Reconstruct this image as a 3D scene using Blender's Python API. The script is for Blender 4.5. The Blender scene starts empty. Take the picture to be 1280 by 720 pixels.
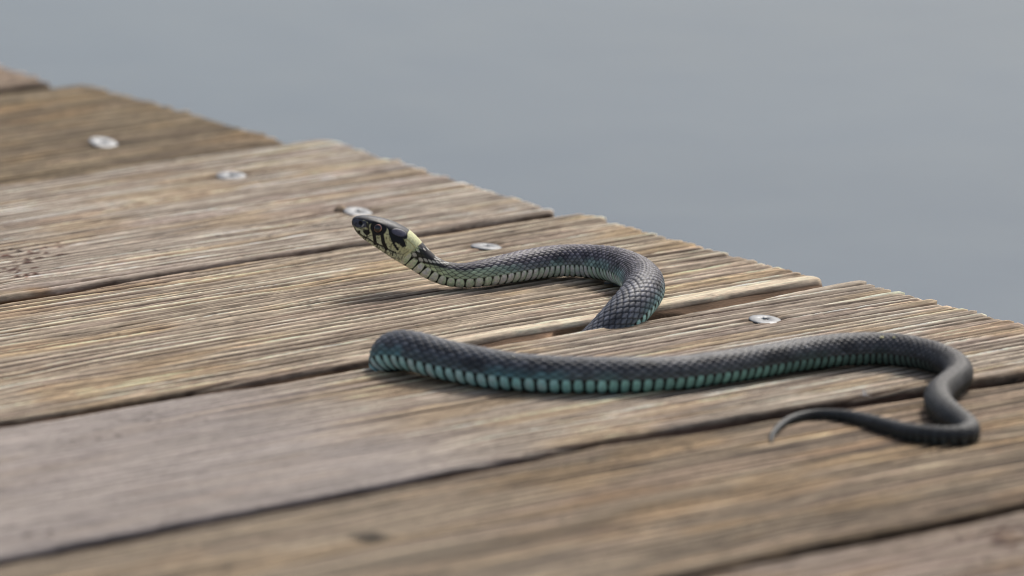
import bpy, math
import numpy as np
from mathutils import Vector

# ------------------------------------------------------------------ camera, world, sun, exposure
scene = bpy.context.scene
COL = scene.collection
MM = 0.001

cam_data = bpy.data.cameras.new("camera")
cam = bpy.data.objects.new("camera", cam_data)
COL.objects.link(cam)
cam.location = (-1.71641, -2.44708, 0.58008)
PITCH, HEAD = 0.217488, 0.665963
cam.rotation_euler = (math.pi / 2 - PITCH, 0, -HEAD)
cam_data.sensor_width = 36.0
cam_data.lens = 36.0 * 10000 / 1280
cam_data.clip_start = 0.05
cam_data.clip_end = 3000
cam_data.dof.use_dof = True
cam_data.dof.focus_distance = 2.665
cam_data.dof.aperture_fstop = 11
scene.camera = cam

SUN_EL, SUN_AZ = math.radians(47), math.radians(60)      # azimuth clockwise from +Y
world = bpy.data.worlds.new("World")
scene.world = world
world.use_nodes = True
wn, wl = world.node_tree.nodes, world.node_tree.links
bg = wn["Background"]
sky = wn.new("ShaderNodeTexSky")
sky.sky_type = 'NISHITA'
sky.sun_disc = False
sky.sun_elevation = SUN_EL
sky.sun_rotation = SUN_AZ
sky.air_density = 1.0
sky.dust_density = 4.0
hs = wn.new("ShaderNodeHueSaturation")                   # overcast: most of the blue is gone
hs.inputs["Saturation"].default_value = 0.76
wl.new(sky.outputs[0], hs.inputs["Color"])
wl.new(hs.outputs[0], bg.inputs[0])
bg.inputs[1].default_value = 0.118

sun_data = bpy.data.lights.new("sun", 'SUN')
sun_data.energy = 2.3
sun_data.angle = math.radians(11)
sun_data.color = (1.0, 0.96, 0.9)
sun = bpy.data.objects.new("sun", sun_data)
COL.objects.link(sun)
sd = Vector((math.sin(SUN_AZ) * math.cos(SUN_EL), math.cos(SUN_AZ) * math.cos(SUN_EL), math.sin(SUN_EL)))
sun.rotation_euler = sd.to_track_quat('Z', 'Y').to_euler()

scene.render.engine = 'CYCLES'
scene.cycles.pixel_filter_type = 'BLACKMAN_HARRIS'
scene.cycles.filter_width = 1.1
scene.view_settings.view_transform = 'Standard'
scene.view_settings.look = 'None'
scene.view_settings.exposure = 0.0
scene.view_settings.gamma = 1.0

# ------------------------------------------------------------------ helpers
def lin(c):
    c = np.asarray(c, float) / 255.0
    return np.where(c <= 0.04045, c / 12.92, ((c + 0.055) / 1.055) ** 2.4)

def smooth(a, b, x):
    t = np.clip((x - a) / (b - a), 0, 1)
    return t * t * (3 - 2 * t)

def hash2(i, j, seed=0):
    i = np.asarray(i).astype(np.int64); j = np.asarray(j).astype(np.int64)
    h = (i * 374761393 + j * 668265263 + seed * 1442695041) & 0xffffffff
    h = ((h ^ (h >> 13)) * 1274126177) & 0xffffffff
    h = ((h ^ (h >> 16)) * 2246822519) & 0xffffffff
    return ((h ^ (h >> 15)) & 0xffffff) / float(0xffffff)

def vnoise(x, y, seed=0):
    x = np.asarray(x, float); y = np.asarray(y, float)
    x, y = np.broadcast_arrays(x, y)
    xi = np.floor(x); yi = np.floor(y)
    fx = x - xi; fy = y - yi
    fx = fx * fx * (3 - 2 * fx); fy = fy * fy * (3 - 2 * fy)
    a = hash2(xi, yi, seed); b = hash2(xi + 1, yi, seed)
    c = hash2(xi, yi + 1, seed); d = hash2(xi + 1, yi + 1, seed)
    return (a * (1 - fx) + b * fx) * (1 - fy) + (c * (1 - fx) + d * fx) * fy

def fbm(x, y, seed=0, n=3):
    s = 0; a = 0.5; t = 0
    for k in range(n):
        s = s + a * vnoise(x * 2 ** k, y * 2 ** k, seed + 17 * k); t += a; a *= 0.5
    return s / t

def mesh_from(name, V, quads, tris=None, ngons=(), attrs=None, smooth_shade=True):
    """V (n,3) metres, quads (k,4), tris (k,3), ngons list; attrs name -> (n,4) point colours"""
    me = bpy.data.meshes.new(name)
    quads = np.asarray(quads, np.int32).reshape(-1, 4)
    tris = np.zeros((0, 3), np.int32) if tris is None else np.asarray(tris, np.int32).reshape(-1, 3)
    loops = np.concatenate([quads.ravel(), tris.ravel()] + [np.asarray(g, np.int32) for g in ngons])
    tot = np.concatenate([np.full(len(quads), 4), np.full(len(tris), 3), np.array([len(g) for g in ngons], int)]).astype(np.int32)
    start = np.concatenate([[0], np.cumsum(tot)[:-1]]).astype(np.int32)
    me.vertices.add(len(V)); me.vertices.foreach_set("co", np.asarray(V, np.float32).ravel())
    me.loops.add(len(loops)); me.loops.foreach_set("vertex_index", loops.astype(np.int32))
    me.polygons.add(len(tot)); me.polygons.foreach_set("loop_start", start); me.polygons.foreach_set("loop_total", tot)
    me.update(calc_edges=True)
    me.validate()
    me.polygons.foreach_set("use_smooth", np.full(len(me.polygons), smooth_shade))
    for k, a in (attrs or {}).items():
        at = me.attributes.new(k, 'FLOAT_COLOR', 'POINT')
        at.data.foreach_set("color", np.asarray(a, np.float32).ravel())
    return me

def link(name, me, mat=None, parent=None):
    o = bpy.data.objects.new(name, me); COL.objects.link(o)
    if mat: me.materials.append(mat)
    if parent: o.parent = parent
    return o

def thing(name, label, cat, loc=(0, 0, 0), group=None):
    o = bpy.data.objects.new(name, None); COL.objects.link(o)
    o.location = loc; o['label'] = label; o['category'] = cat
    if group: o['group'] = group
    o.empty_display_size = 0.02
    return o

def grid_quads(n, m, wrap=False, off=0):
    i, j = np.meshgrid(np.arange(n - 1), np.arange(m if wrap else m - 1), indexing='ij')
    j2 = (j + 1) % m
    return (np.stack([i * m + j, (i + 1) * m + j, (i + 1) * m + j2, i * m + j2], -1).reshape(-1, 4) + off)

def new_mat(name):
    m = bpy.data.materials.new(name); m.use_nodes = True
    return m, m.node_tree.nodes, m.node_tree.links, m.node_tree.nodes["Principled BSDF"]

# ------------------------------------------------------------------ materials
def wood_material():
    m, n, l, p = new_mat("weathered_wood")
    at = n.new("ShaderNodeAttribute"); at.attribute_name = "albedo"
    tc = n.new("ShaderNodeTexCoord")
    mp = n.new("ShaderNodeMapping"); mp.inputs["Scale"].default_value = (90, 1500, 900)
    l.new(tc.outputs["Object"], mp.inputs["Vector"])
    nz = n.new("ShaderNodeTexNoise"); nz.inputs["Scale"].default_value = 1.0
    nz.inputs["Detail"].default_value = 4; nz.inputs["Roughness"].default_value = 0.65
    l.new(mp.outputs[0], nz.inputs["Vector"])
    mr = n.new("ShaderNodeMapRange")
    mr.inputs[1].default_value = 0.25; mr.inputs[2].default_value = 0.75
    mr.inputs[3].default_value = 0.62; mr.inputs[4].default_value = 1.34
    l.new(nz.outputs["Fac"], mr.inputs[0])
    mp2 = n.new("ShaderNodeMapping"); mp2.inputs["Scale"].default_value = (420, 1300, 900)
    l.new(tc.outputs["Object"], mp2.inputs["Vector"])
    nz2 = n.new("ShaderNodeTexNoise"); nz2.inputs["Scale"].default_value = 1.0; nz2.inputs["Detail"].default_value = 3
    l.new(mp2.outputs[0], nz2.inputs["Vector"])
    mr2 = n.new("ShaderNodeMapRange")
    mr2.inputs[1].default_value = 0.3; mr2.inputs[2].default_value = 0.7
    mr2.inputs[3].default_value = 0.86; mr2.inputs[4].default_value = 1.12
    l.new(nz2.outputs["Fac"], mr2.inputs[0])
    mu = n.new("ShaderNodeMath"); mu.operation = 'MULTIPLY'
    l.new(mr.outputs[0], mu.inputs[0]); l.new(mr2.outputs[0], mu.inputs[1])
    vm = n.new("ShaderNodeVectorMath"); vm.operation = 'SCALE'
    l.new(at.outputs["Color"], vm.inputs[0]); l.new(mu.outputs[0], vm.inputs["Scale"])
    l.new(vm.outputs[0], p.inputs["Base Color"])
    p.inputs["Roughness"].default_value = 0.82
    p.inputs["Specular IOR Level"].default_value = 0.25
    bp = n.new("ShaderNodeBump"); bp.inputs["Strength"].default_value = 0.55; bp.inputs["Distance"].default_value = 0.0004
    l.new(mu.outputs[0], bp.inputs["Height"]); l.new(bp.outputs[0], p.inputs["Normal"])
    return m

def beam_material():
    m, n, l, p = new_mat("dark_beam_wood")
    tc = n.new("ShaderNodeTexCoord")
    mp = n.new("ShaderNodeMapping"); mp.inputs["Scale"].default_value = (60, 4, 60)
    l.new(tc.outputs["Object"], mp.inputs["Vector"])
    nz = n.new("ShaderNodeTexNoise"); nz.inputs["Scale"].default_value = 2.0; nz.inputs["Detail"].default_value = 5
    l.new(mp.outputs[0], nz.inputs["Vector"])
    cr = n.new("ShaderNodeValToRGB")
    cr.color_ramp.elements[0].color = (*lin((58, 44, 36)), 1); cr.color_ramp.elements[1].color = (*lin((120, 100, 82)), 1)
    l.new(nz.outputs["Fac"], cr.inputs[0]); l.new(cr.outputs[0], p.inputs["Base Color"])
    p.inputs["Roughness"].default_value = 0.9
    return m

def metal_material():
    m, n, l, p = new_mat("galvanised_steel")
    tc = n.new("ShaderNodeTexCoord")
    nz = n.new("ShaderNodeTexNoise"); nz.inputs["Scale"].default_value = 700; nz.inputs["Detail"].default_value = 4
    l.new(tc.outputs["Object"], nz.inputs["Vector"])
    cr = n.new("ShaderNodeValToRGB")
    cr.color_ramp.elements[0].position = 0.3; cr.color_ramp.elements[0].color = (0.17, 0.175, 0.18, 1)
    cr.color_ramp.elements[1].position = 0.7; cr.color_ramp.elements[1].color = (0.27, 0.28, 0.29, 1)
    l.new(nz.outputs["Fac"], cr.inputs[0]); l.new(cr.outputs[0], p.inputs["Base Color"])
    p.inputs["Metallic"].default_value = 0.3
    p.inputs["Roughness"].default_value = 0.5
    return m

def snake_material():
    m, n, l, p = new_mat("snake_scales")
    at = n.new("ShaderNodeAttribute"); at.attribute_name = "albedo"
    tc = n.new("ShaderNodeTexCoord")
    nz = n.new("ShaderNodeTexNoise"); nz.inputs["Scale"].default_value = 1300; nz.inputs["Detail"].default_value = 3
    l.new(tc.outputs["Object"], nz.inputs["Vector"])
    mr = n.new("ShaderNodeMapRange")
    mr.inputs[1].default_value = 0.3; mr.inputs[2].default_value = 0.7
    mr.inputs[3].default_value = 0.82; mr.inputs[4].default_value = 1.18
    l.new(nz.outputs["Fac"], mr.inputs[0])
    vm = n.new("ShaderNodeVectorMath"); vm.operation = 'SCALE'
    l.new(at.outputs["Color"], vm.inputs[0]); l.new(mr.outputs[0], vm.inputs["Scale"])
    l.new(vm.outputs[0], p.inputs["Base Color"])
    mr2 = n.new("ShaderNodeMapRange")
    mr2.inputs[3].default_value = 0.42; mr2.inputs[4].default_value = 0.62
    l.new(nz.outputs["Fac"], mr2.inputs[0]); l.new(mr2.outputs[0], p.inputs["Roughness"])
    p.inputs["Specular IOR Level"].default_value = 0.42
    return m

def plain(name, rgb, rough=0.8, **kw):
    m, n, l, p = new_mat(name)
    tc = n.new("ShaderNodeTexCoord")
    nz = n.new("ShaderNodeTexNoise"); nz.inputs["Scale"].default_value = kw.pop('scale', 900)
    l.new(tc.outputs["Object"], nz.inputs["Vector"])
    cr = n.new("ShaderNodeValToRGB")
    c = lin(rgb)
    cr.color_ramp.elements[0].color = (*(c * 0.75), 1); cr.color_ramp.elements[1].color = (*np.minimum(c * 1.2, 0.95), 1)
    l.new(nz.outputs["Fac"], cr.inputs[0]); l.new(cr.outputs[0], p.inputs["Base Color"])
    p.inputs["Roughness"].default_value = rough
    for k, v in kw.items(): p.inputs[k].default_value = v
    return m

WOOD, BEAM, METAL, SKIN = wood_material(), beam_material(), metal_material(), snake_material()

# ------------------------------------------------------------------ water
def water():
    m, n, l, p = new_mat("lake_water")
    tc = n.new("ShaderNodeTexCoord")
    nz = n.new("ShaderNodeTexNoise"); nz.inputs["Scale"].default_value = 0.55; nz.inputs["Detail"].default_value = 2
    l.new(tc.outputs["Object"], nz.inputs["Vector"])
    cr = n.new("ShaderNodeValToRGB")
    cr.color_ramp.elements[0].position = 0.3; cr.color_ramp.elements[0].color = (0.026, 0.060, 0.092, 1)
    cr.color_ramp.elements[1].position = 0.7; cr.color_ramp.elements[1].color = (0.074, 0.128, 0.172, 1)
    l.new(nz.outputs["Fac"], cr.inputs[0]); l.new(cr.outputs[0], p.inputs["Base Color"])
    p.inputs["Roughness"].default_value = 0.07
    p.inputs["IOR"].default_value = 1.333
    rip = n.new("ShaderNodeTexNoise"); rip.inputs["Scale"].default_value = 11.0; rip.inputs["Detail"].default_value = 4
    l.new(tc.outputs["Object"], rip.inputs["Vector"])
    bp = n.new("ShaderNodeBump"); bp.inputs["Strength"].default_value = 0.10; bp.inputs["Distance"].default_value = 0.03
    l.new(rip.outputs["Fac"], bp.inputs["Height"]); l.new(bp.outputs[0], p.inputs["Normal"])
    S = 900.0
    V = np.array([(-S, -S, -0.62), (S, -S, -0.62), (S, S, -0.62), (-S, S, -0.62)])
    o = link("water", mesh_from("water", V, [[0, 1, 2, 3]], smooth_shade=False), m)
    o['kind'] = 'structure'
water()

# ------------------------------------------------------------------ deck
deck = thing("wooden_deck", "weathered grey brown wooden deck of grooved planks at the water's edge", "deck")

def ring_tables(seed, ymin, ymax, mean, var):
    rs = np.random.RandomState(seed)
    pos = [ymin - 12.0]
    while pos[-1] < ymax + 12:
        pos.append(pos[-1] + max(1.6, rs.normal(mean, var)))
    return np.array(pos)

def ring_lookup(pos, w):
    i = np.clip(np.searchsorted(pos, w) - 1, 0, len(pos) - 2)
    t = (w - pos[i]) / (pos[i + 1] - pos[i])
    return i, np.clip(t, 0, 1), pos[i + 1] - pos[i]

screws = [(-1, -59, 61, 0, 0), (1, -59.1, -11, 3, 4), (1, -59.1, -95.5, 8, 11), (2, -58, -173.2, 5, 2), (2, -60, -251.5, 5, 8),
          (3, -59.8, -324.3, -2, 4), (3, -59.3, -397, 1, -3), (4, -58.3, -472.0, 3, 5), (4, -60, -547, 0, 0), (5, -60, -622, 0, 0), (5, -60, -690, 2, 0), (6, -60, -770, 0, 0)]

def make_plank(idx, back, front, xend, fine_from, light, dark, depth=0.8, mean=5.5, var=1.6, knots=(),
               ny=320, dx=1.8, patch=None, dz=0.0, side=(88, 66, 50), smear=0.0, speck=None, cup=0.0, lip=0.0, ledge=None):
    """back / front: lists of (x, y) mm for the far and near edge; xend: (x at back corner, x at front corner)"""
    seed = 100 + idx * 31
    bx, by = np.array(back, float).T; fx_, fy_ = np.array(front, float).T
    L = -1300.0
    xs = [0.0]
    n_f = max(2, int(-fine_from / dx))
    t = np.concatenate([np.linspace(0, 1, n_f)[:-1] * (-fine_from), -fine_from + np.linspace(0, 1, 46) ** 1.0 * (-L + fine_from)])
    s = np.linspace(0, 1, ny)                               # 0 front, 1 back
    yb = np.interp(-t, bx, by); yf = np.interp(-t, fx_, fy_)
    yb = yb + (vnoise(t / 45.0, 0.3, seed + 1) - .5) * 2.0 + (vnoise(t / 9.0, 0.3, seed + 2) - .5) * 0.9
    yf = yf + (vnoise(t / 45.0, 9.3, seed + 1) - .5) * 2.0 + (vnoise(t / 9.0, 9.3, seed + 2) - .5) * 0.9
    Y = yf[:, None] + (yb - yf)[:, None] * s[None, :]
    T = t[:, None] + 0 * s[None, :]
    yc = 0.5 * (by[0] + fy_[0])
    # ring coordinate: slow meander + knots
    W = Y + (fbm(T / 320.0, Y / 120.0, seed + 3) - .5) * 13 + (vnoise(T / 90.0, Y / 30.0, seed + 4) - .5) * 1.4
    knotmask = np.zeros_like(W)
    for (kx, ky, kr, ks) in knots:
        dxk = (-T - kx); dyk = (Y - ky)
        g = np.exp(-(dxk / (kr * 3.2)) ** 2 - (dyk / (kr * 1.9)) ** 2)
        W = W - dyk * g * ks
        knotmask = np.maximum(knotmask, np.exp(-(dxk / kr) ** 2 - (dyk / kr) ** 2))
    X = -T.copy()
    ymin, ymax = Y.min(), Y.max()
    pos = ring_tables(seed, ymin, ymax, mean, var)
    i1, t1, w1 = ring_lookup(pos, W)
    mod = vnoise(T / 60.0, i1 * 7.31, seed + 5)              # each ring fades in and out along the board
    mod2 = vnoise(T / 14.0, i1 * 3.77, seed + 6)
    tp = .62 + .24 * hash2(i1, 3, seed)                      # crest near the far side of each ring, worn slope in front
    ramp = (.25 * smooth(0, .12, t1) + .75 * np.clip(t1 / tp, 0, 1) ** 1.2) * (1 - smooth(tp + .03, 1.0, t1))
    rise = ramp * (0.68 + 0.32 * mod)
    crest = np.exp(-((t1 - tp) / .11) ** 2)
    pos2 = ring_tables(seed + 7, ymin, ymax, 1.45, .4)
    i2, t2, w2 = ring_lookup(pos2, W + (vnoise(T / 40.0, Y / 9.0, seed + 8) - .5) * 1.2)
    fine = np.sin(np.pi * t2) ** .8 * vnoise(T / 40.0, i2 * 5.1, seed + 9)
    fib = vnoise(T / 8.0, W / .55, seed + 10)
    fib2 = vnoise(T / 2.6, W / 1.0, seed + 11)
    if lip:                                                  # broad smooth lip along the near edge
        lm = smooth(lip, lip - 2.2, (s[None, :] * (yb - yf)[:, None]) + (vnoise(T / 50.0, .5, seed + 70) - .5) * 3.0) * smooth(230, 160, T)
        rise = rise * (1 - lm) + (.74 + .12 * mod) * lm; fine = fine * (1 - lm * .6) + lm * .5; t1 = t1 * (1 - lm) + .5 * lm
        crest = crest * (1 - lm) + .5 * lm
    crack = smooth(.60, .76, vnoise(T / 60.0, i1 * 11.9, seed + 12)) * np.exp(-(t1 * w1 / .7) ** 2)
    endw = np.exp(-T / 110.0)                                # boards erode more near their sawn ends
    amp = depth * (.75 + 1.0 * np.exp(-T / 70.0))
    Z = .80 - amp * 1.30 * (1 - rise) - amp * .50 * (1 - fine) - .16 * fib - .10 * fib2 - crack * 1.5
    # rounded long edges, slight cupping
    wid = (yb - yf)[:, None]
    d = np.minimum(s[None, :], 1 - s[None, :]) * wid
    rad = 1.0 + 1.1 * vnoise(T / 60.0, np.where(s[None, :] > .5, 1.5, 7.5) + 0 * T, seed + 13)
    Z = Z - np.where(d < rad, rad - np.sqrt(np.maximum(rad ** 2 - (rad - d) ** 2, 0)), 0) * .8
    Z = Z + cup * ((2 * s[None, :] - 1) ** 2 - .4)
    # sawn end: serrated by the rings
    xe = xend[1] + (xend[0] - xend[1]) * s[None, :] + (rise - .5) * 3.6 + (vnoise(Y / 1.3, 0.5, seed + 14) - .5) * .9 + (vnoise(Y / 22., 0.5, seed + 24) - .5) * 3.0
    fade = np.clip(1 - T / 25.0, 0, 1)
    X = X + xe[0:1, :] * fade
    Z = Z - np.exp(-T / 1.0) * .9 * (.5 + vnoise(Y / 3.0, 0.2, seed + 15))
    Z = Z + dz
    # colours
    cl, cd = lin(light), lin(dark)
    val = np.clip(1.04 - .92 * rise + .30 * (1 - fine) - .16 - .22 * crest, 0, 1)
    val = np.clip(val * (.75 + .42 * mod2) + .42 * (fib - .5) + .22 * (fib2 - .5), 0, 1)
    val = np.clip(val * (1 - smear) + smear * .45, 0, 1)
    col = (cl * (1 - val[..., None]) + cd * val[..., None]) * np.array([1.03, .985, .94])
    pt = fbm(T / 95.0, Y / 26.0, seed + 16)
    pt2 = fbm(T / 30.0, W / 5.0, seed + 17)
    col = col * (.80 + .26 * pt + .18 * pt2)[..., None]
    warm = smooth(.5, .72, fbm(T / 50.0, W / 9.0, seed + 18))[..., None]
    col = col * (1 + warm * (np.array([1.06, .97, .82]) - 1))
    cool = smooth(.5, .75, fbm(T / 60.0, W / 7.0, seed + 19))[..., None]
    col = col * (1 + cool * (np.array([1.01, .97, 1.0]) - 1))
    streak = smooth(.62, .78, vnoise(T / 70.0, i1 * 5.3 + .4, seed + 20)) * smooth(.55, .25, t1) + .6 * smooth(.6, .75, vnoise(T / 22.0, i2 * 3.1 + .4, seed + 25)) * smooth(.6, .3, t2)
    streak = np.clip(streak, 0, 1)
    col = col * (1 - streak[..., None] * (1 - smear) * np.array([.56, .62, .64]))
    pale = smooth(.35, .7, vnoise(T / 40.0, i1 * 9.1 + .4, seed + 21)) * crest
    col = col * (1 + .95 * pale[..., None])
    col = col * (1 - .72 * crack[..., None])
    if patch is not None: col = patch(col, -T, Y, W, seed)
    if speck is not None:
        for (sx, sy, sr) in speck:
            a = np.exp(-((-T - sx) / (sr * 2.2)) ** 2 - ((Y - sy) / (sr * 1.5)) ** 2)
            q = smooth(.70, .78, vnoise(T / 2.0, Y / 2.2, seed + 22) * (.6 + .55 * a)) * smooth(.25, .6, a)
            col = col * (1 - q[..., None] * np.array([.72, .84, .86]))
            Z = Z + q * .3
    for (kx, ky, kr, ks) in knots:
        if ks < 0: continue
        core = np.exp(-((-T - kx) / (kr * .75)) ** 2 - ((Y - ky) / (kr * .8)) ** 2) ** 1.0
        rr = vnoise(T / 4.0, Y / 4.0, seed + 23)
        k2 = smooth(.35, .75, core + .25 * (rr - .5))
        col = col * (1 - k2[..., None] * np.array([.14, .24, .34]) * (.8 + .4 * rr[..., None]))
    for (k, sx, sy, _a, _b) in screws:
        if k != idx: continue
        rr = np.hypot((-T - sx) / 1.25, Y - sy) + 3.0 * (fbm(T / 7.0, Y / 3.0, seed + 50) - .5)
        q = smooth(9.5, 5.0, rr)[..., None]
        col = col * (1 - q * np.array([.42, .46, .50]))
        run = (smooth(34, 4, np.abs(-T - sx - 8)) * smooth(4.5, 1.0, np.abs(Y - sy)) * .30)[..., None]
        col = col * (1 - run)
        Z = Z - smooth(7.0, 4.5, np.hypot(-T - sx, Y - sy)) * .45
    dirt = smooth(.60, .74, fbm(T / 34.0, Y / 10.0, seed + 60)) * smooth(.25, .75, vnoise(T / 3.0, Y / 1.4, seed + 61))
    col = col * (1 - .24 * dirt[..., None])
    flecks = smooth(.86, .91, vnoise(T / 1.9, Y / 1.2, seed + 62)) * smooth(.5, .7, fbm(T / 60.0, Y / 20.0, seed + 63))
    col = col * (1 - .55 * flecks[..., None])
    col = np.clip(col, .006, .8)
    # rows: top grid then walls
    n, m = Z.shape
    top = np.stack([X, Y, Z], -1)
    V = [top.reshape(-1, 3)]; C = [np.concatenate([col, np.ones((n, m, 1))], -1).reshape(-1, 4)]
    Q = [grid_quads(n, m)[:, ::-1]]
    off = n * m
    cs = lin(side)
    def wall(idx_arr, flip):
        nonlocal off
        P = V[0][idx_arr]
        k = len(P)
        zs = [-1.5, -1.9, -4.5, -28]
        led = ledge(P[:, 0]) if (ledge is not None and not flip and abs(P[0, 1] - P[-1, 1]) < 30) else 0 * P[:, 0]
        rows = []; cols = []
        for r, zz in enumerate(zs):
            A = P.copy(); A[:, 2] = zz + (P[:, 2] + .6 if zz > -27 else 0)
            A[:, 2] = np.minimum(A[:, 2], P[:, 2] - .3 * (r + 1))
            if r >= 1: A[:, 1] -= led
            if zz > -27: A[:, 1] += (vnoise(P[:, 0] / 14.0, zz * 3.1, seed + 30) - .5) * .7
            rows.append(A)
            c = cs[None, :] * (.6 + .8 * vnoise(P[:, 0] / 20.0, P[:, 1] * .7 + zz * 1.7, seed + 31))[:, None] * (.95 if zz > -3 else .8)
            if r in (0,): c = c * np.where(led[:, None] > .5, .55, 1.0)
            cols.append(np.concatenate([c, np.ones((k, 1))], 1))
        V.extend(rows); C.extend(cols)
        ids = [idx_arr] + [off + r * k + np.arange(k) for r in range(4)]
        for a, b in zip(ids[:-1], ids[1:]):
            q = np.stack([a[:-1], a[1:], b[1:], b[:-1]], 1)
            Q.append(q[:, ::-1] if flip else q)
        off += 4 * k
        return ids[-1]
    g = np.arange(n * m).reshape(n, m)
    bf = wall(g[:, 0], False); bb = wall(g[:, -1], True)
    e0 = wall(g[0, :], True); e1 = wall(g[-1, :], False)
    ngon = np.concatenate([bf, e1, bb[::-1], e0[::-1]])
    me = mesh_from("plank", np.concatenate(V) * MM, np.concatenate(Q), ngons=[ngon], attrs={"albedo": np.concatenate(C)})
    return link("plank", me, WOOD, deck), (lambda x, y: float(Z[np.abs(-t - x).argmin(), np.abs(s - (y - np.interp(x, fx_, fy_)) / (np.interp(x, bx, by) - np.interp(x, fx_, fy_))).argmin()]))

def p4_patch(col, x, y, w, seed):
    # left half worn to a smooth pinkish grey
    a = smooth(-215, -290, x)[..., None] * .75
    g = lin((166, 156, 150)) * (.72 + .5 * fbm(-x / 60.0, y / 12.0, seed + 40))[..., None]
    return col * (1 - a) + g * a

def p5_patch(col, x, y, w, seed):
    # knot hole
    q = np.exp(-((x + 338) / 8.0) ** 2 - ((y + 624.6) / 9) ** 2)
    q = (smooth(.25, .95, q + .5 * (vnoise(-x / 3.0, y / 4.0, seed + 41) - .5)) * 1.05)[..., None]
    b = smooth(-250, -330, x)[..., None] * .4
    g = lin((160, 146, 126)) * (.75 + .5 * fbm(-x / 50.0, y / 10.0, seed + 42))[..., None]
    col = col * (1 - b) + g * b
    col = col * (1 - .40 * smooth(.48, .66, fbm(-x / 80.0, w / 6.0, seed + 43)))[..., None]
    return col * (1 - .86 * q)

def p2_patch(col, x, y, w, seed):
    q = (smooth(-214, -228, x) * smooth(-279, -284, y))[..., None] * .55
    return col * (1 - q) + lin((196, 172, 138)) * q

def E(*p):      # edge polyline, ascending x
    return sorted(p)

planks = [
  dict(idx=-3, back=E((-1300, 470), (20, 470)), front=E((-1300, 318), (20, 318)), xend=(0, 0), fine_from=-10, light=(150, 134, 112), dark=(84, 68, 50), ny=90, dx=10),
  dict(idx=-2, back=E((-1300, 309), (20, 309)), front=E((-1300, 163), (20, 163)), xend=(0, -2), fine_from=-10, light=(150, 136, 114), dark=(84, 68, 50), ny=90, dx=10),
  dict(idx=-1, back=E((-1300, 154), (20, 154)), front=E((-1300, 14), (20, 14)), xend=(0, -6), fine_from=-60, light=(158, 142, 124), dark=(88, 72, 58), ny=160, dx=2.5),
  dict(idx=1, back=E((-1300, 6), (20, 6)), front=E((-1300, -132), (-132, -133), (20, -132)), xend=(3, -2), fine_from=-190, light=(142, 128, 104), dark=(60, 49, 36),
       mean=4.6, var=.9, depth=.95, ny=230, side=(120, 98, 72), dz=-.4),
  dict(idx=2, back=E((-1300, -137), (-132, -137), (20, -138)), front=E((-1300, -289), (-238, -289), (-224, -291), (-167, -290.6), (-87, -292.5), (20, -292)), xend=(9, -4), fine_from=-290,
       light=(200, 190, 175), dark=(82, 66, 52), mean=3.9, var=.8, depth=.75, knots=[(-222, -287, 7, .75), (-300, -200, 8, .6), (-95, -262, 6, -.5)], patch=p2_patch, ny=370,
       speck=[(-198, -240, 11), (-182, -234, 6), (-214, -262, 8)], side=(134, 108, 82)),
  dict(idx=3, back=E((-1300, -299), (-245, -297.5), (-213, -296), (-152, -294.5), (-92, -297.5), (20, -298.5)), front=E((-1300, -436), (-340, -436.3), (-249, -439), (-198, -440), (-160, -439), (-135, -437), (-105, -437.5), (-71, -435), (20, -436)),
       xend=(1, -3), fine_from=-410, lip=7.5,
       ledge=lambda x: 7.0 * smooth(-76, -68, x) + 5.5 * smooth(-118, -128, x) * smooth(-172, -160, x), light=(200, 186, 164), dark=(66, 51, 39), mean=4.3, var=1.0, depth=.95, ny=370, side=(172, 138, 108), knots=[(-300, -395, 6, -.6), (-150, -345, 5, -.5)]),
  dict(idx=4, back=E((-1300, -443), (-344, -443), (-254, -445.5), (-203, -448), (-160, -447), (-117, -447.5), (-86, -448), (-64, -447), (-10, -445.5), (20, -446)),
       front=E((-1300, -575), (-436, -575), (-342, -574.5), (-244, -572.5), (-201, -570), (-129, -573), (-41, -581), (20, -584)), xend=(6, 5), fine_from=-510,
       light=(200, 188, 170), dark=(68, 54, 44), mean=4.5, var=.9, depth=.95, ny=370, side=(112, 90, 76), patch=p4_patch, knots=[(-262, -560, 7, -.8)]),
  dict(idx=5, back=E((-1300, -585), (-442, -584.5), (-349, -584), (-250, -580.6), (-207, -579), (-138, -584), (-51, -592), (20, -596)),
       front=E((-1300, -713), (-292, -713), (-161, -712), (20, -712)), xend=(4, 3), fine_from=-520, light=(170, 154, 130), dark=(66, 53, 42), mean=4.4, var=1.1, depth=.85, ny=320,
       patch=p5_patch, knots=[(-338, -624.6, 9, -.5), (-230, -680, 8, -.6), (-120, -655, 5, .5)], side=(110, 88, 70)),
  dict(idx=6, back=E((-1300, -722), (-292, -721.5), (-161, -721), (20, -721)), front=E((-1300, -860), (20, -860)), xend=(2, 2), fine_from=-320, light=(168, 156, 142), dark=(96, 80, 68), ny=200, depth=.7,
       knots=[(-190, -742, 9, .6)], speck=[(-180, -740, 14)]),
  dict(idx=7, back=E((-1300, -869), (20, -869)), front=E((-1300, -1008), (20, -1008)), xend=(0, 0), fine_from=-10, light=(160, 148, 134), dark=(90, 74, 62), ny=90, dx=10),
  dict(idx=8, back=E((-1300, -1017), (20, -1017)), front=E((-1300, -1156), (20, -1156)), xend=(0, 0), fine_from=-10, light=(160, 148, 134), dark=(90, 74, 62), ny=90, dx=10),
]
plank_objs, height = [], {}
for kw in planks:
    o, hfun = make_plank(**kw)
    plank_objs.append((kw['idx'], o)); height[kw['idx']] = hfun
pobj = dict(plank_objs)

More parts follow.
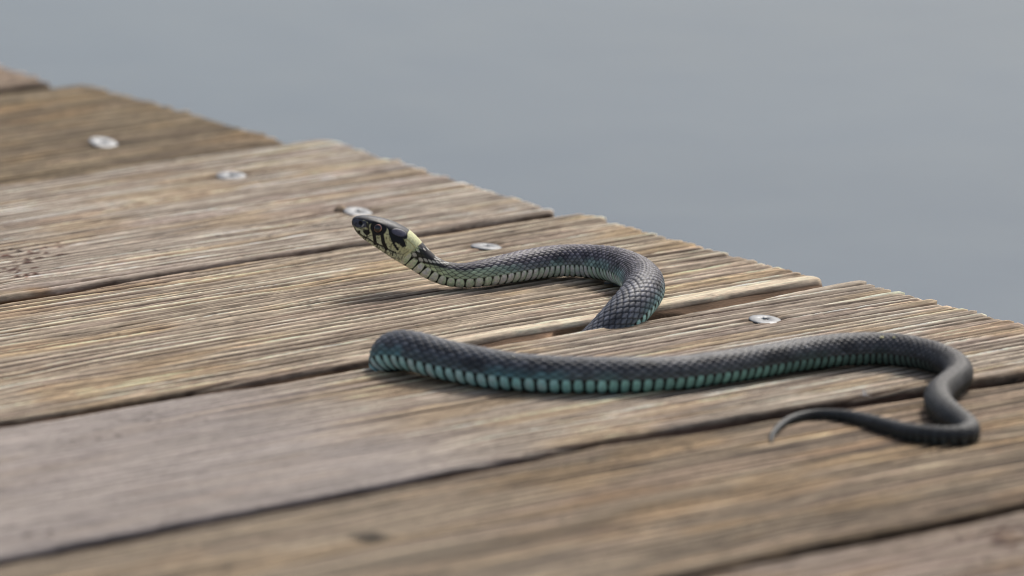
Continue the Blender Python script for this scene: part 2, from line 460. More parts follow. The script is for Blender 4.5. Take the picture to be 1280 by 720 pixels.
def box_part(name, x0, x1, y0, y1, z0, z1, mat, parent, bev=3):
    nx = 2
    X = [x0, x0 + bev, x1 - bev, x1]; Z = [z0, z0 + bev, z1 - bev, z1]
    loop = [(X[1], Z[0]), (X[2], Z[0]), (X[3], Z[1]), (X[3], Z[2]), (X[2], Z[3]), (X[1], Z[3]), (X[0], Z[2]), (X[0], Z[1])]
    ys = np.linspace(y0, y1, 12)
    V = np.array([[(a, y, b) for (a, b) in loop] for y in ys]).reshape(-1, 3)
    V[:, 0] += (hash2(np.arange(len(V)), 1, 5) - .5) * .8
    me = mesh_from(name, V * MM, grid_quads(12, 8, True), ngons=[np.arange(8)[::-1], np.arange(8) + 88], smooth_shade=False)
    return link(name, me, mat, parent)
for xj in (-59, -640, -1230):
    box_part("joist", xj - 22, xj + 22, -1150, 465, -128.5, -28.5, BEAM, deck)
for (xp, yp) in ((-108, 330), (-108, -1010)):
    V = []; zz = np.linspace(-1400, -40, 10)
    for z in zz:
        for a in range(20):
            r = 26 + 1.5 * hash2(a, int(z), 3)
            V.append((xp + r * math.cos(a * math.pi / 10) - .5, yp + r * math.sin(a * math.pi / 10), z))
    me = mesh_from("post", np.array(V) * MM, grid_quads(10, 20, True)[:, ::-1], ngons=[np.arange(20), np.arange(20)[::-1] + 180])
    link("post", me, BEAM, deck)

# screws: flat galvanised heads with a star shaped recess
def screw_mesh():
    R = 5.5
    prof = [(.95, -.15), (1.05, .15), (1.5, .50), (3.6, .56), (4.8, .42), (5.3, .25), (5.5, .08), (5.35, -.12), (4.4, -.2), (2.2, -.9), (1.9, -3.4), (2.1, -9.0)]
    N = 48
    V = []
    for k, (r, z) in enumerate(prof):
        for a in range(N):
            th = 2 * math.pi * a / N
            rr = r * (1 + .20 * math.cos(6 * th)) if k < 2 else (r * (1 + .10 * math.cos(6 * th)) if k == 2 else r)
            V.append((rr * math.cos(th), rr * math.sin(th), z))
    n = len(prof)
    me = mesh_from("screw", np.array(V) * MM, grid_quads(n, N, True)[:, ::-1], ngons=[np.arange(N), np.arange(N)[::-1] + (n - 1) * N])
    me.materials.append(METAL)
    return me
sm = screw_mesh()
from mathutils import Quaternion
for (k, x, y, toward, right) in screws:            # tilts in degrees: towards the bank side, and down to the right
    s_ = bpy.data.objects.new("screw", sm); COL.objects.link(s_)
    s_.parent = pobj[k]
    zt = max(height[k](x + a, y + b) for a in (-4, 0, 4) for b in (-4, -2, 0, 2, 4))
    s_.location = (x * MM, y * MM, (zt - .4 + .04 * (abs(toward) + abs(right))) * MM)
    s_.rotation_mode = 'QUATERNION'
    s_.rotation_quaternion = Quaternion((.786, -.618, 0), math.radians(toward)) @ Quaternion((.618, .786, 0), math.radians(right)) @ Quaternion((0, 0, 1), math.radians(37 * k))

# ------------------------------------------------------------------ snake
# centreline in mm on the deck: x, y, z, half thickness up, half width
HEADPTS = [(-137.7, -351.2, 23.1, 1.1, 1.4), (-137.0, -351.7, 23.0, 2.1, 2.2), (-135.7, -352.7, 22.5, 3.2, 3.1), (-133.6, -354.4, 21.4, 4.3, 3.9),
           (-130.4, -356.9, 19.7, 5.2, 4.8), (-127.3, -359.4, 17.7, 5.7, 5.5), (-124.5, -361.5, 15.4, 5.75, 5.8), (-122.0, -363.5, 12.8, 5.2, 5.3),
           (-119.5, -365.5, 10.1, 4.6, 4.4), (-117.2, -367.3, 7.7, 4.3, 3.9), (-114.2, -369.6, 5.6, 4.2, 3.9)]
BODY = [(-111.2, -371.9, 4.3, 4.20), (-108.2, -374.7, 4.3, 4.30), (-103.6, -376.6, 4.6, 4.60), (-96.0, -378.0, 5.0, 5.00), (-86.9, -377.7, 5.3, 5.40),
        (-76.9, -378.2, 5.4, 5.60), (-68.6, -381.0, 5.5, 5.70), (-62.6, -388.3, 5.6, 5.95), (-61.2, -400.4, 5.8, 6.2), (-65.4, -415.0, 6.0, 6.55),
        (-74.4, -429.5, 6.2, 6.80), (-85.5, -441.5, 6.0, 6.90), (-96.5, -446.0, 2.5, 6.9)]
HIDDEN = [(-110, -447.0, -6, 5.6), (-126, -445.5, -17, 4.6), (-148, -445.0, -23, 4.5), (-170, -445.5, -21, 4.6), (-189, -447.0, -14, 5.0), (-197.5, -449.0, -3, 6.0)]
BODY2 = [(-200.4, -452.0, 6.4, 6.8), (-200.0, -461.5, 7.8, 6.9), (-197.8, -476.0, 6.4, 6.8), (-192.4, -492.0, 5.7, 6.60), (-186.3, -503.2, 5.4, 6.30), (-177.5, -513.1, 5.2, 6.10), (-165.6, -522.6, 5.1, 6.00),
         (-154.6, -529.2, 5.0, 5.80), (-143.7, -533.1, 4.8, 5.60), (-129.7, -535.5, 4.8, 5.50), (-113.7, -536.0, 4.9, 5.50), (-97.7, -537.0, 5.0, 5.60),
         (-83.1, -539.6, 5.0, 5.60), (-72.5, -545.0, 5.0, 5.50), (-66.2, -553.5, 4.9, 5.4), (-64.6, -564.5, 4.7, 5.1), (-66.4, -578.0, 4.4, 4.85),
         (-74.0, -588.8, 4.2, 4.4), (-85.6, -594.6, 4.1, 4.35), (-96.8, -601.8, 4.1, 4.4), (-106.0, -612.8, 4.0, 4.45), (-112.4, -626.0, 3.8, 4.2),
         (-115.4, -637.6, 3.4, 3.8), (-119.0, -644.8, 3.0, 3.4), (-124.6, -645.6, 2.7, 3.0), (-130.6, -639.5, 2.6, 2.90), (-133.0, -632.4, 2.5, 2.80),
         (-133.2, -622.4, 2.3, 2.50), (-131.2, -610.1, 2.0, 2.20), (-131.0, -598.8, 1.7, 1.90), (-134.6, -591.6, 1.5, 1.65), (-140.8, -588.8, 1.3, 1.45),
         (-148.2, -590.0, 1.1, 1.25), (-156.2, -595.0, 0.9, 1.10), (-164.0, -601.8, 0.7, 0.80), (-169.3, -607.6, 0.45, 0.35)]
ctrl = [list(p) for p in HEADPTS] + [[x, y, z, z if False else r, r] for (x, y, z, r) in BODY] + [[x, y, z, 6.2, r] for (x, y, z, r) in HIDDEN] + [[x, y, z, r, r] for (x, y, z, r) in BODY2]
ctrl = np.array(ctrl)
# smooth the on-deck centreline a little (not the head)
nh = len(HEADPTS)
for it in range(1):
    c2 = ctrl.copy()
    c2[nh:-2] = .25 * ctrl[nh - 1:-3] + .5 * ctrl[nh:-2] + .25 * ctrl[nh + 1:-1]
    ctrl = c2

def catmull(P, sub):
    P = np.vstack([2 * P[0] - P[1], P, 2 * P[-1] - P[-2]])
    out = []
    for k in range(1, len(P) - 2):
        t = np.linspace(0, 1, sub, endpoint=False)[:, None]
        a, b, c, d = P[k - 1], P[k], P[k + 1], P[k + 2]
        out.append(.5 * (2 * b + (c - a) * t + (2 * a - 5 * b + 4 * c - d) * t ** 2 + (3 * b - a - 3 * c + d) * t ** 3))
    return np.vstack(out + [P[-2][None]])
dense = catmull(ctrl, 60)
seg = np.linalg.norm(np.diff(dense[:, :3], axis=0), axis=1)
arc = np.concatenate([[0], np.cumsum(seg)])
TOT = arc[-1]
HEADLEN = arc[60 * (nh - 1)]
S_HID0, S_HID1 = arc[60 * (nh + len(BODY) - 1)], arc[60 * (nh + len(BODY) + len(HIDDEN) - 1)]
sA = np.arange(0, 44, .13)
hid0 = np.arange(44, TOT, .34)
S = np.concatenate([sA, hid0, [TOT]])
P = np.stack([np.interp(S, arc, dense[:, k]) for k in range(5)], 1)
# smooth centre and radii once more on the fine sampling (body only)
Tn = np.gradient(P[:, :3], S, axis=0)
ker = np.ones(9) / 9
for k in range(3):
    Tn[:, k] = np.convolve(np.pad(Tn[:, k], 4, mode='edge'), ker, 'valid')
Tn /= np.linalg.norm(Tn, axis=1)[:, None]
up = np.array([0, 0, 1.0])
Nn = up - (Tn @ up)[:, None] * Tn
Nn /= np.linalg.norm(Nn, axis=1)[:, None]
Bn = np.cross(Tn, Nn)                     # lateral
NT = 144
phi = np.linspace(-math.pi, math.pi, NT, endpoint=False)      # 0 = back (top)
SS, PH = np.meshgrid(S, phi, indexing='ij')
hu = P[:, 3][:, None]; hw = P[:, 4][:, None]
headness = 1 - smooth(HEADLEN - 9, HEADLEN + 6, SS)
cz = np.cos(PH); sx = np.sin(PH)
# section: head boxier, belly flattened on the body
ex = 1 - .22 * headness
cu = np.sign(cz) * np.abs(cz) ** ex
su = np.sign(sx) * np.abs(sx) ** (1 - .18 * headness)
bodyflat = (1 - headness) * .14
cu = np.where(cu < 0, cu * (1 - bodyflat), cu)
cu = np.where(cz > 0, cu * (1 - .10 * headness), cu)
A0 = P[:, None, :3] + Nn[:, None, :] * (hu * cu)[..., None] + Bn[:, None, :] * (hw * su)[..., None]
nrm = Nn[:, None, :] * (cz / np.maximum(hu, .2))[..., None] + Bn[:, None, :] * (sx / np.maximum(hw, .2))[..., None]
nrm /= np.linalg.norm(nrm, axis=2)[..., None]

# ---- scale lattice
pitch = np.interp(S, [0, 40, 80, 130, S_HID1, S_HID1 + 70, S_HID1 + 130, S_HID1 + 190, TOT - 150, TOT - 60, TOT],
                  [3.0, 2.7, 2.4, 2.7, 3.5, 3.7, 3.1, 2.6, 2.6, 2.4, 1.4])
cidx = np.concatenate([[0], np.cumsum(np.diff(S) / pitch[1:])])
CI = cidx[:, None] + 0 * PH
TV = 1.56                                   # where the belly plates start
NR = 17
dth = 2 * TV / NR
J = PH / dth
aJ = np.abs(J)
dor = (np.abs(PH) < TV)
best = np.full(CI.shape, 9.0); second = np.full(CI.shape, 9.0)
bc = np.zeros(CI.shape); bj = np.zeros(CI.shape); dcB = np.zeros(CI.shape); djB = np.zeros(CI.shape)
j0 = np.round(J)
for dj in (-1, 0, 1):
    jj = j0 + dj
    jc = CI - .5 * np.mod(jj, 2)
    n0 = np.round(jc)
    for dn in (-1, 0, 1):
        cc = n0 + dn + .5 * np.mod(jj, 2)
        ddc = CI - cc; ddj = J - jj
        m_ = ((np.abs(ddc) / .56) ** 1.5 + (np.abs(ddj) / .92) ** 1.5) ** (1 / 1.5)
        closer = m_ < best
        second = np.where(closer, best, np.minimum(second, m_))
        bc = np.where(closer, cc, bc); bj = np.where(closer, jj, bj)
        dcB = np.where(closer, ddc, dcB); djB = np.where(closer, ddj, djB)
        best = np.where(closer, m_, best)
edge = second - best                         # 0 at the seam
plate = smooth(.0, .30, edge)
lead = dcB                                   # positive towards the tail
keel = np.exp(-(djB / .16) ** 2) * smooth(.62, .3, np.abs(dcB))
hh = hash2(np.round(bc * 2), bj + 50, 3)
k_size = np.interp(S, [0, HEADLEN - 6, HEADLEN + 2, S_HID0, S_HID1, TOT - 190, TOT - 130, TOT], [0, 0, .9, 1.15, 1.05, 1.1, 1.2, .8])[:, None]
rel = np.clip(hw / 6.0, .1, 1.1)
tailf = smooth(TOT - 215, TOT - 180, SS)
rel = rel * (1 - tailf) + tailf * np.clip(hw / 4.0, .1, .9)
disp_d = k_size * rel * (.17 * plate + .20 * plate * (lead + .3) + .07 * keel * plate - .06)
# belly plates
vc = CI - np.floor(CI)
vgap = smooth(.0, .16, vc) * smooth(1.0, .80, vc)
disp_v = k_size * rel * (.26 * vgap * (.6 + .8 * vc) - .12)
bl = smooth(TV - .05, TV + .05, np.abs(PH))
lat = smooth(.0, .10, np.abs(PH) - TV + .06)
disp = disp_d * (1 - bl) + disp_v * bl
A0 = A0 + nrm * disp[..., None]

# ---- colour along the body
def lerp(a, b, t): return a + (b - a) * t
def track(pts, cols):
    cols = np.array([lin(c) for c in cols])
    return np.stack([np.interp(S, pts, cols[:, k]) for k in range(3)], 1)[:, None, :]
kn = [0, HEADLEN, HEADLEN + 25, S_HID0 - 40, S_HID0, S_HID1, S_HID1 + 60, S_HID1 + 110, TOT - 230, TOT - 190, TOT - 120, TOT]
back_c = track(kn, [(60, 60, 66), (60, 58, 64), (100, 95, 104), (98, 94, 100), (98, 100, 108), (84, 87, 94), (80, 84, 90), (88, 89, 92), (82, 82, 84), (66, 65, 66), (60, 61, 62), (52, 56, 56)])
seam_c = track(kn, [(14, 13, 16)] * 3 + [(13, 12, 15), (16, 16, 20), (20, 23, 27), (20, 23, 27), (20, 22, 24), (18, 18, 19), (18, 18, 19), (18, 19, 20), (20, 22, 22)])
vent_c = track(kn, [(216, 226, 180), (214, 230, 192), (208, 230, 204), (198, 230, 214), (168, 222, 216), (188, 243, 240), (172, 236, 234), (134, 184, 174), (88, 116, 108), (62, 66, 64), (56, 62, 60), (44, 50, 50)])
low_c = track(kn, [(190, 200, 140), (190, 202, 158), (150, 172, 162), (146, 178, 176), (96, 126, 134), (94, 137, 145), (90, 132, 138), (88, 110, 106), (66, 78, 74), (64, 64, 66), (56, 60, 60), (46, 52, 52)])
sw = np.interp(S, [0, HEADLEN + 40, S_HID0, S_HID1, TOT], [.50, .46, .40, .34, .3])[:, None]
seamk = (1 - smooth(.05, sw, edge))[..., None]
tint = (.62 + .62 * hh)[..., None]
dc = back_c * tint * (1 + .55 * (keel * plate)[..., None]) * (.75 + .5 * smooth(-.5, .4, lead))[..., None]
# flank colour bleeding up from the belly, broken by dark bars
vert = np.abs(PH) / TV
bars = smooth(.40, .62, vnoise(CI / 2.2, np.sign(PH) * 3.3, 71))
neckf = 1 - smooth(HEADLEN + 8, HEADLEN + 34, SS)
flank = smooth(.60 - .12 * neckf, .92 - .22 * neckf, vert + .10 * (hh - .5)) * np.maximum(.30 + .70 * bars, neckf)
flank = np.clip(flank, 0, 1)[..., None]
dc = dc * (1 - flank) + low_c * (.7 + .5 * hh[..., None]) * flank
dc = dc * (1 - seamk * .85) + seam_c * seamk * .85
blot = smooth(.60, .70, vnoise(CI / 3.0 + .5, np.round(np.abs(bj) / 3.0) * 7.7 + np.sign(PH) * 2, 72)) * smooth(.30, .5, vert) * smooth(.98, .85, vert)
dc = dc * (1 - .55 * blot[..., None])
# belly
vl = np.abs(PH) - TV
vend = np.interp(S, [0, HEADLEN + 30, S_HID0, S_HID1, TOT], [1.35, 1.1, 1.05, 1.12, .8])[:, None]
ow = np.interp(S, [0, S_HID0 - 60, S_HID0, TOT], [.47, .46, .41, .40])[:, None]
oval = smooth(1.0, .80, np.sqrt((np.abs(vc - .52) / ow) ** 2.6 + (np.clip(vl - vend * .46, -9, 9) / (vend * .60)) ** 2 * 1.0))
vcol = np.where(oval[..., None] > 0, 0, 0) + seam_c * .6 * (1 - oval[..., None]) + vent_c * (.82 + .3 * hash2(np.floor(CI), np.sign(PH), 9)[..., None]) * oval[..., None]
vcol = vcol * (1 + .18 * (oval * np.exp(-((vc - .42) / .2) ** 2))[..., None])  # pale highlight painted into the colour of each belly plate
colr = dc * (1 - bl[..., None]) + vcol * bl[..., None]
# hatch-fresh wear: faint dust
dust = smooth(.60, .80, vnoise(SS / 2.5, PH * 6, 77))[..., None]
colr = colr * (1 + .12 * dust)

mot = fbm(SS / 3.2, PH * 2.6 + 3 * np.sin(SS / 9.0), 81)
colr = colr * (.80 + .42 * mot)[..., None]
ring_ = smooth(.30, .0, np.abs(CI - np.round(CI)))          # fine cross seams on the slender rear
colr = colr * (1 - .38 * (ring_ * tailf * (1 - bl))[..., None])
A0 = A0 - nrm * (ring_ * tailf * .10 * np.clip(hw / 4, .2, 1))[..., None]
lumpy = (vnoise(SS / 7.0, PH * 1.1 + 5, 83) - .5) * .30 * smooth(HEADLEN + 10, HEADLEN + 30, SS) * np.clip(hw / 6, .1, 1)
A0 = A0 + nrm * lumpy[..., None]

# ---- head pattern, drawn in the head's own side plane (mm from the snout tip, back / up)
hd = -np.array([-.786322, .617816, 0.0])             # towards the neck
rel0 = A0 - np.array([-137.7, -351.1, 23.1])
ua = rel0 @ hd
vz = rel0[..., 2]
latd = np.abs(rel0 @ np.array([.617816, .786322, 0]))
# side plane units: 1 mm = 29.6 grid units of the pattern sheet; sheet origin at the snout (90, 195)
PX = 90 + ua * 29.7
PY = 178 - vz * 29.0 + latd * 6.2 * 0.9
def inpoly(poly, soft=7.0, wob=5.0):
    poly = np.array(poly, float)
    X = PX + wob * (vnoise(PX / 18., PY / 18., 5) - .5); Yy = PY + wob * (vnoise(PX / 18., PY / 18., 6) - .5)
    inside = np.zeros(X.shape, bool); dmin = np.full(X.shape, 1e9)
    n = len(poly)
    for k in range(n):
        x1, y1 = poly[k]; x2, y2 = poly[(k + 1) % n]
        cond = ((y1 > Yy) != (y2 > Yy)) & (X < (x2 - x1) * (Yy - y1) / (y2 - y1 + 1e-9) + x1)
        inside ^= cond
        L2 = (x2 - x1) ** 2 + (y2 - y1) ** 2 + 1e-9
        tt = np.clip(((X - x1) * (x2 - x1) + (Yy - y1) * (y2 - y1)) / L2, 0, 1)
        dmin = np.minimum(dmin, np.hypot(X - x1 - tt * (x2 - x1), Yy - y1 - tt * (y2 - y1)))
    sd_ = np.where(inside, dmin, -dmin)
    return smooth(-soft * .5, soft * .5, sd_)
def line(pts, w):
    dmin = np.full(PX.shape, 1e9)
    for (x1, y1), (x2, y2) in zip(pts[:-1], pts[1:]):
        L2 = (x2 - x1) ** 2 + (y2 - y1) ** 2 + 1e-9
        tt = np.clip(((PX - x1) * (x2 - x1) + (PY - y1) * (y2 - y1)) / L2, 0, 1)
        dmin = np.minimum(dmin, np.hypot(PX - x1 - tt * (x2 - x1), PY - y1 - tt * (y2 - y1)))
    return smooth(w * .5 + 4, w * .5 - 4, dmin)
hsel = SS < HEADLEN + 12
rows = np.where(hsel[:, 0])[0][-1] + 1
PX, PY = PX[:rows], PY[:rows]
YEL, GRN, BLK, SLT, PAL = lin((214, 210, 158)), lin((208, 216, 190)), lin((13, 12, 15)), lin((48, 51, 60)), lin((240, 232, 172))
hc = colr[:rows].copy()
hmask = (1 - smooth(812, 842, PX + 1.15 * (PY - 345)))
base = YEL * (.85 + .25 * vnoise(PX / 30., PY / 30., 12)[..., None]) + 0 * hc
lower = smooth(-40, 60, PY - (.62 * PX + 130))[..., None]
base = base * (1 - lower * .8) + GRN * lower * .8
def paint(c, mask, col): return c * (1 - mask[..., None]) + np.asarray(col) * mask[..., None]
hcol = base
hdisp = np.zeros(PX.shape)
crown = [(40, 250), (60, 60), (160, -60), (430, -60), (760, 60), (760, 200), (700, 240), (664, 262), (645, 292), (632, 335), (560, 322), (480, 300), (452, 262), (425, 215), (400, 195), (330, 185), (296, 232), (262, 214), (246, 182), (205, 160), (150, 165), (120, 190), (105, 215)]
cm = inpoly(crown)
hcol = paint(hcol, cm, SLT * 1.0)
lowcrown = smooth(150, 215, PY - .28 * (PX - 300)) * cm
hcol = paint(hcol, lowcrown * .75, BLK)
# crown plates: seams across the top of the head
seamtop = np.maximum.reduce([line([(230, -100), (250, 190)], 9), line([(330, -100), (345, 190)], 9), line([(470, -100), (440, 240)], 9), line([(100, 150), (240, 140), (450, 170), (650, 250)], 9)])
hcol = paint(hcol, cm * seamtop * .8, BLK)
hcol = paint(hcol, inpoly([(95, 165), (140, 145), (235, 175), (245, 225), (190, 240), (130, 228), (100, 210)]), lin((78, 80, 92)))
hcol = paint(hcol, inpoly([(80, 200), (110, 222), (190, 245), (262, 262), (262, 290), (215, 262), (140, 236), (84, 216)]), BLK)
hcol = paint(hcol, inpoly([(195, 262), (262, 262), (270, 290), (238, 318), (205, 285)]), BLK)
hcol = paint(hcol, inpoly([(140, 262), (170, 268), (172, 300), (150, 292)]), BLK)
hcol = paint(hcol, inpoly([(262, 205), (300, 185), (300, 262), (268, 262)]) * .8, YEL)
hcol = paint(hcol, inpoly([(228, 180), (262, 200), (262, 262), (232, 240)]) * .9, BLK)
# eye ring, bars on the upper lip
hcol = paint(hcol, smooth(90, 76, np.hypot(PX - 355, PY - 232)), BLK)
hcol = paint(hcol, line([(306, 285), (322, 392)], 34), BLK)
hcol = paint(hcol, line([(385, 285), (402, 380), (432, 440)], 36), BLK)
tem = [(455, 255), (520, 240), (600, 262), (650, 300), (636, 340), (608, 352), (628, 418), (590, 432), (566, 400), (520, 380), (478, 350), (455, 300)]
hcol = paint(hcol, inpoly(tem), BLK)
pl = smooth(1.05, .85, np.hypot((PX - 556) / 76, (PY - 286 - (PX - 556) * .22) / 36))
hcol = paint(hcol, pl, lin((92, 90, 104)))
hdisp += pl * .25
hcol = paint(hcol, line([(488, 350), (512, 400), (545, 445)], 24), BLK)
hcol = paint(hcol, line([(520, 476), (600, 500), (640, 470)], 7) * .6, BLK)
mouth = line([(84, 214), (130, 270), (195, 322), (245, 342), (318, 392), (402, 420), (470, 458), (520, 476)], 15)
hcol = paint(hcol, mouth * .9, BLK)
fl = smooth(.60, .72, vnoise(PX / 15., PY / 13., 31)) * smooth(820, 500, PX) * (1 - cm)
hcol = paint(hcol, fl * .55, BLK)
for q_ in range(7):
    hcol = paint(hcol, line([(250 + 58 * q_, 372 + 22 * q_), (232 + 58 * q_, 420 + 24 * q_)], 7) * .7 * (1 - cm), BLK)
hcol = paint(hcol, line([(600, 345), (640, 395), (700, 430), (705, 470)], 9) * .55, lin((110, 104, 50)))
for (a, b) in (((165, 268), (150, 300)), ((240, 320), (222, 352)), ((345, 395), (335, 425)), ((430, 440), (424, 480)), ((500, 470), (492, 510)), ((215, 330), (200, 340))):
    hcol = paint(hcol, line([a, b], 15) * .9, BLK)
    hdisp -= line([a, b], 10) * .10
nost = smooth(26, 14, np.hypot(PX - 176, PY - 192))
hcol = paint(hcol, nost, lin((6, 6, 8)))
hdisp -= nost * .55
hcol = paint(hcol, line([(205, 205), (190, 222)], 10) * .8, lin((200, 200, 190)))
# pale collar, black nape patch behind it
colr_poly = [(640, 296), (664, 262), (700, 240), (775, 250), (838, 335), (840, 400), (790, 446), (700, 452), (640, 450), (618, 440), (640, 400), (630, 360), (644, 330)]
cm2 = inpoly(colr_poly)
hcol = paint(hcol, cm2, PAL)
hcol = paint(hcol, cm2 * line([(640, 350), (690, 400), (720, 440)], 10) * .5, lin((150, 140, 60)))
hdisp -= (mouth * .16)
wmask = hmask[..., None]
hc = hcol * wmask + hc * (1 - wmask)
nape = inpoly([(790, 330), (830, 330), (960, 450), (1080, 600), (1020, 640), (900, 610), (800, 590), (712, 545), (672, 492), (760, 448), (800, 420)], soft=14)
spots = smooth(.52, .60, hh[:rows]) * smooth(.75, .45, best[:rows])
seam_n = (1 - smooth(.05, .25, edge[:rows]))
npc = BLK * (1 - spots[..., None] * .0) + 0 * hc
npc = npc * (1 - (spots * plate[:rows])[..., None] * .85) + lin((215, 212, 200)) * (spots * plate[:rows])[..., None] * .85
hc = paint(hc, nape * (1 - cm2) * .92, npc)
colr[:rows] = hc
# low relief of the head shields
A0[:rows] += nrm[:rows] * hdisp[..., None] * 1.0
# brow ridge and cheek bulge
brow = np.exp(-((ua[:rows] - 8.6) / 3.0) ** 2) * np.exp(-((np.abs(PH[:rows]) - .95) / .28) ** 2) * .45
cheek = np.exp(-((ua[:rows] - 14.5) / 4.0) ** 2) * np.exp(-((np.abs(PH[:rows]) - 1.7) / .5) ** 2) * .5
sock = np.exp(-((ua[:rows] - 8.9) / 1.7) ** 2) * np.exp(-((np.abs(PH[:rows]) - 1.33) / .30) ** 2) * -.35
A0[:rows] += nrm[:rows] * (brow + cheek + sock)[..., None]

# anal step / underside spines of the tail are dark
sub = smooth(TOT - 190, TOT - 160, SS) * smooth(1.9, 2.2, np.abs(PH))
A0 = A0 + nrm * (sub * .9 * (vgap - .5) * np.clip(hw / 3, .2, 1))[..., None]
# keep the belly on the boards where the body lies on them
base_z = .05
on = ((SS < S_HID0 - 12) | (SS > S_HID1 + 10)) & (SS > HEADLEN)
A0[..., 2] = np.where(on, np.maximum(A0[..., 2], -.55), A0[..., 2])

n, m = SS.shape
V = A0.reshape(-1, 3)
C = np.concatenate([np.clip(colr, .004, .75), np.ones((n, m, 1))], -1).reshape(-1, 4)
tip0 = P[0, :3] + (P[0, :3] - P[1, :3]) * 2.0
tip1 = P[-1, :3] + (P[-1, :3] - P[-2, :3]) * 2
V = np.vstack([V, tip0, tip1]); C = np.vstack([C, C[m // 2], C[(n - 1) * m]])
jj = np.arange(m); j2 = (jj + 1) % m
T0 = np.stack([np.full(m, n * m), jj, j2], 1)
T1 = np.stack([np.full(m, n * m + 1), (n - 1) * m + j2, (n - 1) * m + jj], 1)
snake = thing("snake", "dark snake with pale yellow collar and teal belly edge, head raised, looping over deck", "snake")
me = mesh_from("body", V * MM, grid_quads(n, m, True), tris=np.vstack([T0, T1]), attrs={"albedo": C})
body = link("body", me, SKIN, snake)

# eyes
m_eye, en, el, ep = new_mat("snake_eye")
ea = en.new("ShaderNodeAttribute"); ea.attribute_name = "albedo"
el.new(ea.outputs["Color"], ep.inputs["Base Color"]); ep.inputs["Roughness"].default_value = 0.06
ep.inputs["Coat Weight"].default_value = 1.0; ep.inputs["Coat Roughness"].default_value = 0.03
def eye_mesh():
    R = 1.85
    na, nb = 40, 48
    al = np.linspace(0.001, math.pi, na); be = np.linspace(0, 2 * math.pi, nb, endpoint=False)
    AL, BE = np.meshgrid(al, be, indexing='ij')
    Vv = np.stack([R * np.sin(AL) * np.cos(BE), R * np.sin(AL) * np.sin(BE), R * np.cos(AL)], -1)
    iris = smooth(.60, .64, AL) * smooth(.84, .78, AL) * (.25 + .75 * smooth(-.2, .8, np.cos(BE - .6)))
    streaks = .6 + .6 * vnoise(BE * 6, AL * 10, 4)
    c = lin((12, 9, 10)) * (1 - iris[..., None]) + lin((190, 128, 104)) * (iris * streaks)[..., None]
    c = np.clip(c, 0, 1)
    Cc = np.concatenate([c, np.ones((na, nb, 1))], -1)
    return mesh_from("eye", Vv.reshape(-1, 3) * MM, grid_quads(na, nb, True), attrs={"albedo": Cc.reshape(-1, 4)})
eme = eye_mesh(); eme.materials.append(m_eye)
r_i = int(np.abs(ua[:rows, m // 2] - 8.95).argmin())
for sgn in (-1, 1):
    # centre sits just inside the head's surface
    j_ = int(np.abs(phi - sgn * 1.26).argmin())
    k_ = int(np.abs((A0[:rows, j_] - np.array([-137.7, -351.1, 23.1])) @ hd - 8.95).argmin())
    surf = A0[k_, j_]; nn_ = nrm[k_, j_]
    e = bpy.data.objects.new("eye", eme); COL.objects.link(e); e.parent = snake
    e.location = Vector((surf - nn_ * .95) * MM)
    fwd = Vector(nn_ + np.array([-.786, .618, 0]) * .25)
    e.rotation_euler = fwd.to_track_quat('Z', 'Y').to_euler()

# ------------------------------------------------------------------ small litter
def lump(name, loc, r, mat, label, cat, squash=(1, 1, 1), seed=1, group=None):
    na, nb = 9, 12
    al = np.linspace(0.02, math.pi - .02, na); be = np.linspace(0, 2 * math.pi, nb, endpoint=False)
    AL, BE = np.meshgrid(al, be, indexing='ij')
    rr = r * (.8 + .45 * vnoise(BE * 1.2, AL * 2, seed))
    Vv = np.stack([rr * np.sin(AL) * np.cos(BE) * squash[0], rr * np.sin(AL) * np.sin(BE) * squash[1], rr * np.cos(AL) * squash[2]], -1)
    me = mesh_from(name, Vv.reshape(-1, 3) * MM, grid_quads(na, nb, True), ngons=[np.arange(nb)[::-1], np.arange(nb) + (na - 1) * nb])
    o = link(name, me, mat); o.location = (loc[0] * MM, loc[1] * MM, loc[2] * MM)
    o['label'] = label; o['category'] = cat
    if group: o['group'] = group
    return o
def surf_z(x, y):
    d2 = (A0[..., 0] - x) ** 2 + (A0[..., 1] - y) ** 2 + np.where(np.abs(PH) < 1.4, 0, 1e6)
    k = np.unravel_index(d2.argmin(), d2.shape)
    return A0[k]
YM = plain("pollen_yellow", (226, 218, 160), .7)
WM = plain("pale_fluff", (226, 224, 222), .9)
TM = plain("brown_crumb", (168, 146, 120), .9)
def on_snake(frac_s, ph):
    k = int(np.abs(S - frac_s).argmin()); j = int(np.abs(phi - ph).argmin())
    return A0[k, j] + nrm[k, j] * .1
def nearest_s(x, y):
    return S[int((((P[:, 0] - x) ** 2 + (P[:, 1] - y) ** 2) + np.where(S > S_HID1, 0, 1e6)).argmin())]
p_ = on_snake(nearest_s(-71.0, -546.0), .5)
lump("seed", p_, .6, YM, "yellow plant crumb on the snake's back at the right bend, larger of two", "seed", (1.4, .8, .5), 3)
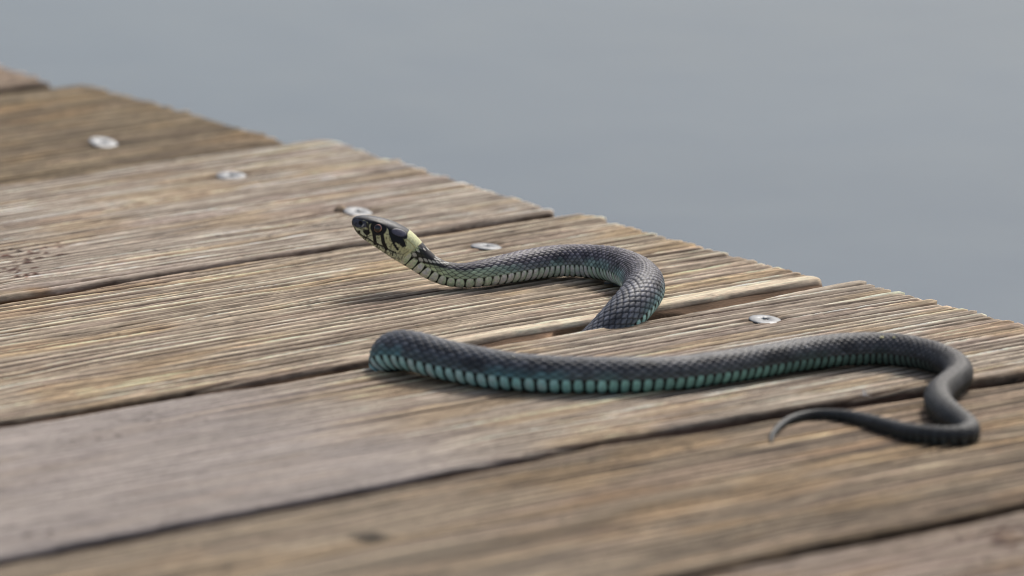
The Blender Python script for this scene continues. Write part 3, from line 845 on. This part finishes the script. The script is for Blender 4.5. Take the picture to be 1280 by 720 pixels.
p_ = on_snake(nearest_s(-68.5, -550.0), .5)
lump("seed", p_, .45, YM, "tiny yellow speck just right of the larger crumb on the snake's back", "seed", (1.3, .8, .5), 5)
p_ = on_snake(nearest_s(-98.5, -537.0), .85)
lump("speck", p_, .45, WM, "tiny white speck on the flank of the snake's rear half", "speck", (1, 1, .6), 6)

# droplet: small clear ring-lit drop on the back
m_d, dn, dl, dp = new_mat("water_drop")
dp.inputs["Transmission Weight"].default_value = .85; dp.inputs["Roughness"].default_value = .05; dp.inputs["Base Color"].default_value = (.9, .92, .85, 1)
p_ = on_snake(nearest_s(-187.3, -502.0), .5)
lump("water_drop", p_, .75, m_d, "small clear round drop on the snake's back above the teal belly edge", "drop", (1, 1, .7), 8)
lump("wood_crumb", (-64.0, -246.5, .3), 1.7, TM, "small round brown crumb beside the screw behind the snake's snout", "crumb", (1.2, 1.2, .8), 9)

# down feather caught in the gap under the tail loop: a few fine curved barbs
def feather(loc):
    rs = np.random.RandomState(4)
    Vv, Q = [], []
    def strand(p0, p1, p2, r):
        base = len(Vv)
        for k in range(6):
            t = k / 5; p = (1 - t) ** 2 * p0 + 2 * t * (1 - t) * p1 + t * t * p2
            for a in range(3):
                Vv.append(p + r * (1 - .7 * t) * np.array([math.cos(a * 2.1), math.sin(a * 2.1), .3 * math.cos(a * 4)]))
        for k in range(5):
            for a in range(3):
                Q.append([base + k * 3 + a, base + k * 3 + (a + 1) % 3, base + k * 3 + 3 + (a + 1) % 3, base + k * 3 + 3 + a])
    for k in range(26):
        d = rs.normal(0, 1, 3); d[2] = abs(d[2]) * 1.0; d /= np.linalg.norm(d)
        L = 1.2 + 1.8 * rs.rand()
        p1 = d * L * .5 + np.array([0, 0, .4])
        strand(np.zeros(3), p1, d * L + rs.normal(0, .3, 3), .09)
    me = mesh_from("down_feather", np.array(Vv) * MM, Q)
    o = link("down_feather", me, WM); o.location = [c * MM for c in loc]
    o['label'] = "tiny white down feather caught in the plank gap above the snake's tail"; o['category'] = "feather"
feather((-105.5, -577.5, .3))
